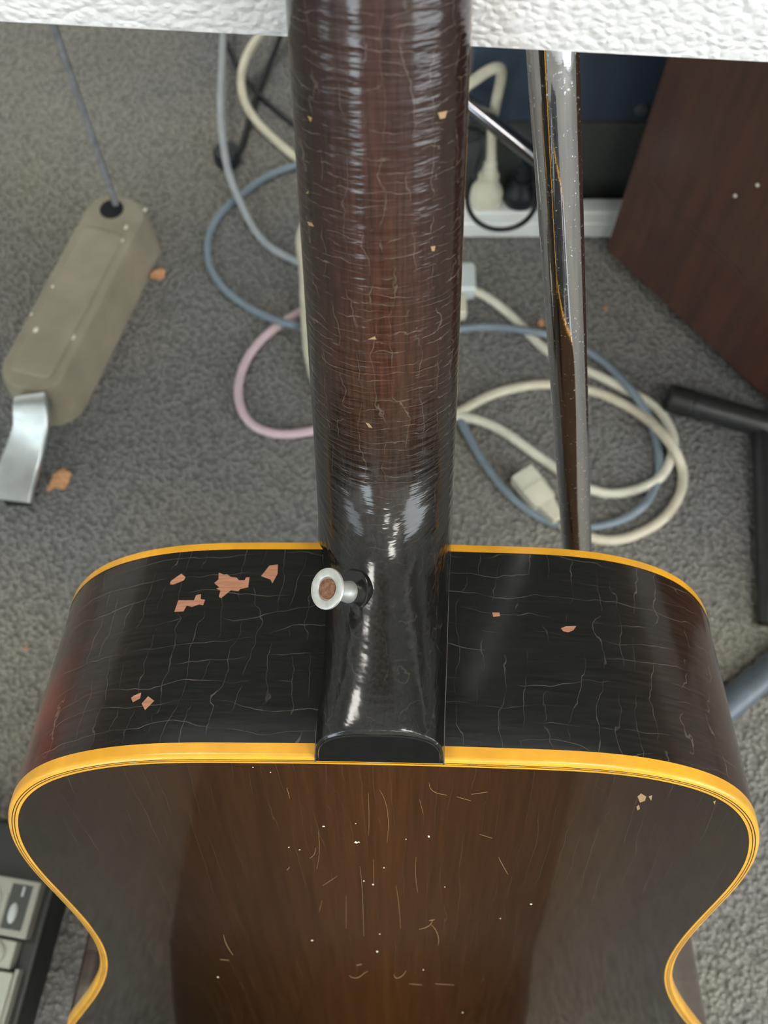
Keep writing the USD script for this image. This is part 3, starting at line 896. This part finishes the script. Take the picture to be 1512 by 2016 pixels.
# bent aluminium lever by the pedal's near end
lv = np.array([at_z(58, 778, 0.062), at_z(58, 800, 0.061), at_z(58, 835, 0.050), at_z(48, 880, 0.036), at_z(32, 930, 0.028), at_z(18, 985, 0.022)])
lv = spline(lv, 28)
tdir = np.gradient(lv, axis=0)
tdir /= np.linalg.norm(tdir, axis=1)[:, None]
wid = np.cross(tdir, [0, 0, 1])
wid /= np.linalg.norm(wid, axis=1)[:, None]
nrm = np.cross(wid, tdir)
hw = np.interp(np.linspace(0, 1, 28), [0, 0.25, 0.5, 1], [0.015, 0.018, 0.019, 0.021])[:, None]
TK = 0.005
sec = []
for u_, v_ in [(-1, -1), (-1, -.2), (-0.94, 0.1), (-0.85, 0.25), (0.85, 0.25), (0.94, 0.1), (1, -.2), (1, -1)]:
    sec.append(lv + wid * hw * u_ + nrm * TK * v_)
m = rings_mesh(np.stack(sec, 1))
m.fix_normals()
lever = thing('lever', 'bent bare aluminium lever plate at the near end of the olive pedal', 'lever')
part(lever, 'plate', m, 'cast_aluminium', 40)
part(lever, 'post', box_between(lv[-4] + [-.012, -.008, -lv[-4][2]], lv[-4] + [.012, .008, -0.004]), 'black_plastic', False)
part(lever, 'hinge', tube_between(lv[2] + wid[2] * -0.016 + [0, 0, -0.010], lv[2] + wid[2] * 0.016 + [0, 0, -0.010], 0.006, 16), 'grey_steel', True)

# ------------------------------------------------------------------ power board, plugs
board_y, board_l, board_r = 0.7235, 0.02, 0.268
board = thing('power_board', 'white power board lying on the carpet against the black cabinet', 'power board', loc=((board_l + board_r) / 2, board_y + 0.011, 0))
m = rbox((board_r - board_l, 0.022, 0.024), 0.003)
m.apply_translation((0, 0, 0.012))
part(board, 'base', m, 'board_white', 30)
m = rbox((board_r - board_l - 0.002, 0.0205, 0.018), 0.003)
m.apply_translation((0, 0.0004, 0.031))
part(board, 'cover', m, 'board_white', 30)


def plug(name, label, x, look_, hgt, cord_pts, cord_r, cord_look, group=None):
    p = thing(name, label, 'plug', loc=(x, board_y + 0.0165, 0.0405))
    prof_ = [(0.0, 0.0), (0.0165, 0.0), (0.0178, 0.004), (0.0178, 0.014), (0.0165, 0.019), (0.011, 0.030), (0.0098, 0.036), (0.0112, 0.0365), (0.0112, 0.0395), (0.0085, 0.040), (0.0078, 0.044), (0.0082, 0.045), (0.0082, 0.048), (0.0068, 0.049), (0.0066, 0.053), (0.0070, 0.054), (0.0070, 0.057), (0.0056, 0.058), (0.0052, 0.068), (0, 0.068)]
    b_ = lathe(prof_, 32)
    b_.apply_scale((1, 0.85, hgt / 0.068))
    part(p, 'plug_body', b_, look_, 30)
    o_ = np.array([x, board_y + 0.0165, 0.0405])
    pts = spline([o_ + [0, 0, hgt - 0.004]] + cord_pts, 50)
    part(p, 'cord', shifted(sweep(pts, cord_r, 12), o_), cord_look, True)


plug('plug', 'cream plug with cream cord standing in the power board', at_z(957, 424, 0.04)[0], 'plug_cream', 0.066,
     [at_depth(969, 255, 0.965), at_depth(978, 195, 0.93), at_depth(987, 150, 0.90), at_depth(983, 134, 0.89), at_depth(968, 136, 0.89), at_depth(938, 155, 0.895), at_depth(900, 180, 0.90), at_depth(820, 220, 0.90)], 0.0052, 'cord_cream')
plug('plug', 'black plug beside the chrome leg, standing in the power board', at_z(1024, 424, 0.04)[0], 'plug_black', 0.060,
     [at_depth(1040, 300, 0.99), at_depth(1000, 268, 0.98), at_depth(940, 268, 0.98), at_depth(860, 300, 0.99)], 0.0034, 'cord_black')
kl = [(1052, 330, .995), (1056, 380, .99), (1050, 415, .985), (1025, 442, .98), (990, 452, .978), (955, 446, .98), (930, 425, .985), (920, 395, .99), (930, 350, 1.0), (948, 300, .98), (950, 270, .97), (900, 255, 0.96)]
single('cable', sweep(spline([at_depth(*q) for q in kl], 90), 0.0026, 10), 'cord_black', 'thin black cord looping in front of the power board plugs', 'cable')

# ------------------------------------------------------------------ cords on the carpet


def cord(name, pts, r, lk, label, n=120, extra=None):
    w = [at_z(p[0], p[1], (p[2] if len(p) > 2 else r)) for p in pts]
    w = spline(w, n)
    w[:, 2] = np.maximum(w[:, 2], r * 0.96)
    if extra is None:
        single(name, sweep(w, r, 12), lk, label, 'cable')
        return w
    p = thing(name, label, 'cable')
    part(p, 'cord', sweep(w, r, 12), lk, True)
    return p, w


rA, rB, rC, rD, rE = 0.0043, 0.0052, 0.0042, 0.0046, 0.0050
cord('cable', [(446, -40, .03), (440, 62, .03), (436, 150, .03), (435, 230, .03), (441, 290, .028), (452, 345, .024), (470, 390, .016), (500, 450, .008), (535, 488, .006), (575, 510), (640, 540)], rA, 'cord_grey', 'grey cord hanging down from the bench left of the guitar neck')
cord('cable', [(560, 0, .05), (514, 66, .04), (484, 115, .03), (475, 155, .02), (479, 190, .015), (495, 225, .01), (530, 265), (580, 308), (640, 350)], rB, 'cord_cream', 'cream cord curving from under the bench to the neck, beside the hanging grey cord')
cord('cable', [(640, 300), (580, 326), (528, 346), (470, 387), (430, 426), (410, 470), (412, 520), (436, 562), (488, 604), (545, 631, .010), (565, 637, .014), (600, 643), (750, 652), (900, 648), (985, 645), (1030, 650, .012), (1060, 655, .014), (1110, 668, .008), (1158, 692), (1205, 728, .008), (1240, 765, .014), (1266, 802, .012), (1286, 846, .007), (1297, 895), (1296, 935), (1284, 970, .006), (1262, 1000, .013), (1228, 1022, .006), (1180, 1036), (1130, 1038), (1075, 1024), (1020, 990), (966, 930), (922, 858), (890, 800), (840, 760)], rC, 'cord_bluegrey',
     'long blue-grey cord looping on the carpet on both sides of the neck', 260)
cord('cable', [(700, 560), (640, 588), (590, 615), (540, 647), (497, 690), (472, 745), (472, 795), (497, 836), (545, 854), (600, 851), (660, 835), (720, 800)], rD, 'cord_pink', 'pale pink cord making a loop left of the neck')
cord('cable', [(660, 380, .02), (622, 425, .03), (597, 462, .035), (601, 520, .03), (604, 580, .02), (607, 640, .018), (613, 700, .012), (630, 760, .01), (670, 830, .01)], 0.0075, 'cord_cream', 'thick cream cord showing along the left edge of the neck')
pE, wE = cord('cable', [(908, 566, .012), (930, 571, .011), (960, 586, .008), (990, 608), (1025, 640), (1060, 676), (1095, 702), (1160, 732), (1200, 751), (1235, 770), (1281, 795), (1312, 830), (1326, 868), (1318, 910, .006), (1297, 942), (1256, 963), (1206, 972), (1164, 964), (1130, 948), (1093, 922), (1047, 889), (1005, 859), (964, 836), (922, 823), (885, 820), (800, 815)], rE, 'cord_white',
              'cream-white cord with a pale connector, looping behind the chrome leg', 260, extra=True)
m = rbox((0.046, 0.036, 0.022), 0.004)
m.apply_translation((0, 0, 0.011))
c0 = at_z(892, 566, 0)
m.apply_translation(c0)
part(pE, 'connector', m, 'plug_grey', 30, label='pale blue-white connector body')
m = rbox((0.024, 0.026, 0.018), 0.004)
m.apply_translation(at_z(896, 605, 0.009))
part(pE, 'connector', m, 'plug_cream', 30)
pF, wF = cord('cable', [(800, 850), (860, 834), (901, 814), (943, 789), (984, 772), (1035, 760), (1081, 757), (1160, 768), (1206, 785), (1256, 813, .009), (1298, 847, .019), (1327, 885, .018), (1342, 920, .008), (1343, 956), (1328, 993), (1298, 1027), (1256, 1051), (1206, 1064), (1164, 1058), (1130, 1044), (1104, 1030, .009)], rE, 'cord_cream',
              'cream lead ending in a kettle-type socket beside the chrome leg', 240, extra=True)
e0, e1 = at_z(1099, 1024, 0.012), at_z(1026, 934, 0.012)
dv = (e1 - e0)
Lc = np.linalg.norm(dv)
dv /= Lc
sv = np.array([-dv[1], dv[0], 0])


def block(l0, l1, w0, w1, h0, h1, look_, nm, r=0.25):
    rs = []
    for t_, w_, h_ in ((l0, w0, h0), (l1, w1, h1)):
        c_ = e0 + dv * t_
        rs.append(np.array([c_ + sv * w_ * a_ + np.array([0, 0, h_ * b_]) for a_, b_ in ((-1, -1 + r), (-1 + r, -1), (1 - r, -1), (1, -1 + r), (1, 1 - r), (1 - r, 1), (-1 + r, 1), (-1, 1 - r))]))
    mm = rings_mesh(np.array(rs))
    mm.fix_normals()
    part(pF, nm, mm, look_, False)


for i in range(6):
    f_ = i / 6
    block(Lc * (0.02 + 0.36 * f_), Lc * (0.02 + 0.36 * f_ + 0.045), 0.0055 + 0.0045 * f_, 0.0058 + 0.0045 * f_, 0.0055 + 0.003 * f_, 0.0058 + 0.003 * f_, 'plug_cream', 'strain_relief')
block(0.0, Lc * 0.38, 0.0045, 0.0085, 0.0045, 0.007, 'plug_cream', 'strain_relief_core')
block(Lc * 0.36, Lc * 0.70, 0.0115, 0.0125, 0.0085, 0.0100, 'plug_cream', 'socket_body', 0.3)
block(Lc * 0.70, Lc * 0.715, 0.0105, 0.0105, 0.009, 0.009, 'module_grey', 'groove')
block(Lc * 0.71, Lc * 1.0, 0.0122, 0.0122, 0.0098, 0.0098, 'cord_white', 'socket_front', 0.2)
# black plug and cords in the left distance
single('cable', sweep(spline([at_z(560, 40, .02), at_z(545, 90, .012), at_z(520, 150, .006), at_z(500, 205, .005), at_z(484, 260, .005), at_z(470, 300, .006), at_z(458, 318, .009)], 60), 0.0033, 10), 'cord_black', 'thin black cord running to the small black plug behind the grey cord', 'cable')
single('cable', sweep(spline([at_z(425, 40, .01), at_z(445, 85, .006), at_z(465, 125, .005), at_z(500, 175, .004), at_z(560, 230, .004), at_z(640, 290, .004)], 50), 0.0033, 10), 'cord_black', 'short black cord crossing under the cream cord near the bench', 'cable')
o = at_z(449, 318, 0.0)
bp_ = thing('plug', 'small round black plug lying on the carpet behind the hanging grey cord', 'plug', loc=o)
m = lathe([(0, 0), (0.014, 0), (0.0155, 0.003), (0.0155, 0.014), (0.013, 0.018), (0.006, 0.02), (0, 0.02)], 28)
part(bp_, 'body', m, 'plug_black', 35)
m = lathe([(0, 0.0195), (0.004, 0.0195), (0.004, 0.024), (0, 0.024)], 16)
part(bp_, 'stub', m, 'plug_black', 35)

# ------------------------------------------------------------------ black cabinet and mahogany cabinet
cab = thing('black_cabinet', 'black amplifier cabinet standing behind the power board', 'cabinet', loc=(0.2075, 0.775, 0))
cw = 0.245
m = rbox((cw, 0.30, 0.115), 0.004)
m.apply_translation((0, 0.15, 0.0575))
part(cab, 'lower_panel', m, 'black_cloth', 30)
m = rbox((cw, 0.30, 0.424), 0.004)
m.apply_translation((0, 0.148, 0.330))
part(cab, 'upper_panel', m, 'black_panel', 30)
ko = at_z(1263, 215, 0.0)
r_ = ray(1263, 215)
kp = CAM + r_ * ((0.773 - 0) / r_[1])
kn = align(lathe([(0, -0.004), (0.0065, -0.004), (0.0065, 0.002), (0.005, 0.003), (0.002, 0.003), (0.0017, 0.002), (0, 0.002)], 24), kp - np.array([0.2075, 0.775, 0]), (0, -1, 0))
part(cab, 'screw_cap', kn, 'screw_grey', 35, label='small grey round cap on the black panel')
c1, c2 = at_z(1191, 492, 0.016), at_z(1512, 792, 0.016)
c1[2] = c2[2] = 0.0
mx_ = (c2 - c1) / np.linalg.norm(c2 - c1)
my_ = np.array([-mx_[1], mx_[0], 0])
T_m = frame(mx_, my_, (0, 0, 1), c1)
mc = thing('wooden_cabinet', 'glossy dark mahogany cabinet standing on the carpet at the right', 'cabinet', matrix=Gf.Matrix4d(*[float(x) for x in T_m.T.ravel()]))
m = rbox((0.46, 0.26, 0.48), 0.004)
m.apply_translation((0.23, 0.13, 0.256))
part(mc, 'carcass', m, 'mahogany', 30)
for fx_, fy_ in ((0.05, 0.05), (0.41, 0.05), (0.05, 0.21), (0.41, 0.21)):
    m = trimesh.creation.cylinder(0.018, 0.017, sections=24)
    m.apply_translation((fx_, fy_, 0.0085))
    part(mc, 'foot', m, 'black_plastic', 30)


def on_face(px, py):
    r = ray(px, py)
    o_ = CAM - c1
    t_ = -(o_ @ my_) / (r @ my_)
    q = o_ + r * t_
    return np.array([q @ mx_, -0.0003, q[2]])


for pts, w in (([(1282, 355), (1320, 400), (1370, 455), (1420, 500), (1470, 560)], 0.0026), ([(1262, 440), (1270, 470)], 0.003)):
    q = spline([on_face(*p) for p in pts], 16) if len(pts) > 2 else np.linspace(on_face(*pts[0]), on_face(*pts[1]), 6)
    vv = np.vstack([q + [0, 0, w / 2], q - [0, 0, w / 2]])
    n_ = len(q)
    ff = [f for i in range(n_ - 1) for f in ((i, n_ + i, i + 1), (i + 1, n_ + i, n_ + i + 1))]
    mm = trimesh.Trimesh(vv, ff, process=False)
    part(mc, 'scuff', trimesh.creation.extrude_triangulation(vv[:, [0, 2]], np.array(ff), 0.0002) if False else mm, 'scuff' if 'scuff' in LOOK else 'bluegrey_tube', False)
for px_, py_ in ((1492, 364), (1448, 385)):
    mm = trimesh.creation.icosphere(2, 0.0016)
    mm.apply_translation(on_face(px_, py_))
    part(mc, 'fleck', mm, 'white_fleck', True)

# ------------------------------------------------------------------ dark tubular stand at the right
stand = thing('tubular_stand', 'black tubular steel stand base lying on the carpet below the mahogany cabinet', 'stand')
f1, f2 = at_z(1322, 784, 0.014), at_z(1512, 838, 0.014)
fd = (f2 - f1) / np.linalg.norm(f2 - f1)
part(stand, 'foot_bar', tube_between(f1, f1 + fd * 0.105, 0.0135, 20), 'black_tube', True)
part(stand, 'end_cap', tube_between(f1 - fd * 0.004, f1 + fd * 0.022, 0.0142, 20), 'black_plastic', True, label='rubber end cap')
s1 = at_z(1499, 842, 0.012)
s2 = at_z(1512, 1210, 0.010)
sd = (s2 - s1) / np.linalg.norm(s2 - s1)
part(stand, 'cross_bar', tube_between(s1, s1 + sd * 0.205, 0.0095, 20), 'black_tube', True)
g1, g2 = at_z(1440, 1383, 0.0135), at_z(1512, 1322, 0.0135)
gd = (g2 - g1) / np.linalg.norm(g2 - g1)
single('metal_tube', tube_between(g1 - gd * 0.05, g1 + gd * 0.10, 0.0132, 28), 'bluegrey_tube', 'blue-grey metal tube lying on the carpet beside the guitar body', 'tube')

# ------------------------------------------------------------------ outlet unit at the lower left
UH = 0.055
u1, u2, u3 = at_z(0, 1697, UH), at_z(82, 1737, UH), at_z(50, 1850, UH)
ud = (u2 - u3) / np.linalg.norm(u2 - u3)                # away from the viewer along its right edge
uv = np.array([ud[1], -ud[0], 0])                       # to the right
T_u = frame(uv, ud, (0, 0, 1), np.array([u2[0], u2[1], 0]))   # origin: right far corner of the far module
unit = thing('outlet_unit', 'black outlet unit with pale grey modules at the lower left of the guitar', 'outlet unit', matrix=Gf.Matrix4d(*[float(x) for x in T_u.T.ravel()]))


def lu(px, py, z=UH):
    return (np.linalg.inv(T_u) @ np.r_[at_z(px, py, z), 1])[:3]


m = rbox((0.13, 0.30, UH - 0.012), 0.004)
m.apply_translation((0.008 - 0.065, -0.11, (UH - 0.012) / 2))
part(unit, 'base', m, 'black_plastic', 30)


def modbox(x0, x1, y0, y1, z0, z1, lk, nm, r=0.0015):
    mm = rbox((x1 - x0, y1 - y0, z1 - z0), r)
    mm.apply_translation(((x0 + x1) / 2, (y0 + y1) / 2, (z0 + z1) / 2))
    return part(unit, nm, mm, lk, 30)


ln = np.linalg.norm(u2 - u3)
modbox(-0.062, 0, -ln, 0, UH - 0.014, UH, 'module_grey', 'module')
q0, q1 = lu(58, 1732), lu(27, 1820)
modbox(-0.0215, -0.0055, -ln * 0.88, -0.004, UH - 0.004, UH + 0.0006, 'socket_dark', 'recess', 0.0004)
mm = trimesh.creation.icosphere(3, 1.0)
mm.apply_scale((0.0035, 0.0075, 0.002))
mm.apply_translation((-0.0150, -ln * 0.60, UH + 0.001))
part(unit, 'switch_button', mm, 'button_grey', True)
modbox(-0.0125, -0.0105, -ln * 0.30, -ln * 0.12, UH, UH + 0.0015, 'button_grey', 'indicator', 0.0004)
modbox(-0.0245, -0.0225, -ln * 0.88, -ln * 0.3, UH - 0.001, UH + 0.0012, 'module_pale', 'rib', 0.0004)
mm = lathe([(0, 0), (0.009, 0), (0.009, 0.001), (0.008, 0.0018), (0, 0.0018)], 28)
mm.apply_translation((-0.036, -ln * 0.42, UH))
part(unit, 'round_socket', mm, 'button_grey', 35)
o2 = lu(33, 1853)
e2 = lu(22, 1910)
modbox(o2[0] - 0.05, o2[0], e2[1], o2[1], UH - 0.014, UH - 0.001, 'module_pale', 'module')
mm = trimesh.creation.icosphere(3, 1.0)
mm.apply_scale((0.009, 0.009, 0.004))
mm.apply_translation((o2[0] - 0.015, (o2[1] + e2[1]) / 2, UH - 0.001))
part(unit, 'dome_button', mm, 'module_pale', True)
o3 = lu(27, 1916)
modbox(o3[0] - 0.055, o3[0], o3[1] - 0.09, o3[1], UH - 0.012, UH + 0.001, 'module_pale', 'module')
modbox(o3[0], o3[0] + 0.003, o3[1] - 0.09, o3[1] + 0.003, UH - 0.012, UH - 0.001, 'module_grey', 'module_edge', 0.0006)

# ------------------------------------------------------------------ wood chips on the carpet


def chip(px, py, outline, th_, label):
    c_ = at_z(px, py, 0.0)
    P = Polygon([((a_ - px) / FPX * 1.0, -(b_ - py) / FPX * 1.08) for a_, b_ in outline])
    mm = trimesh.creation.extrude_polygon(P, th_)
    v = mm.vertices
    v[:, 2] += 0.0025 * meshkit.noise(np.c_[v[:, :2] * 180, v[:, 2:]]) + 0.0005
    single('wood_chip', shifted(mm, -c_), 'chip_wood', label, 'wood chip', smooth=False)


chip(312, 545, [(296, 547), (302, 538), (318, 532), (327, 535), (325, 550), (312, 556), (299, 553)], 0.003, 'orange wood chip on the carpet right of the olive pedal')
chip(120, 948, [(99, 968), (110, 938), (124, 926), (140, 936), (137, 952), (130, 965), (112, 962)], 0.004, 'larger orange wood chip on the carpet below the aluminium lever')
chip(1064, 640, [(1058, 640), (1062, 632), (1069, 634), (1070, 648), (1060, 649)], 0.003, 'small orange wood chip on the carpet left of the chrome leg')
chip(378, 1119, [(368, 1117), (380, 1118), (391, 1123), (388, 1125), (375, 1121)], 0.001, 'pale straw-like wood sliver on the carpet above the left shoulder')
chip(1191, 610, [(1188, 608), (1193, 607), (1194, 613), (1189, 614)], 0.002, 'tiny pink wood chip on the carpet right of the chrome leg')
chip(52, 1278, [(49, 1276), (54, 1275), (56, 1281), (50, 1282)], 0.001, 'tiny pale wood crumb on the carpet at the left edge')

# ------------------------------------------------------------------ padded bag on the floor behind the viewer (seen mirrored in the guitar's back)
foot_ = [(-.19, -1.05), (.19, -1.05), (.18, -.56), (.08, -.13), (-.15, -.13), (-.18, -.52)]
sp = m3.Manifold.sphere(0.035, 24)
hull = m3.Manifold.batch_hull([sp.translate((x, y, z)) for x, y in [(x * .9, y + (.03 if y < -.5 else -.03)) for x, y in foot_] for z in (0.035, 0.115)])
bag = thing('instrument_bag', 'black padded instrument bag lying on the carpet behind the viewer', 'bag', loc=(0, -.65, 0))
part(bag, 'body', shifted(from_manifold(hull), (0, -.65, 0)), 'dark_cloth', 40)
part(bag, 'handle', sweep(spline([(-.06, 0, .148), (-.055, 0, .165), (0, 0, .172), (.055, 0, .165), (.06, 0, .148)], 24), 0.008, 10), 'black_plastic', True)
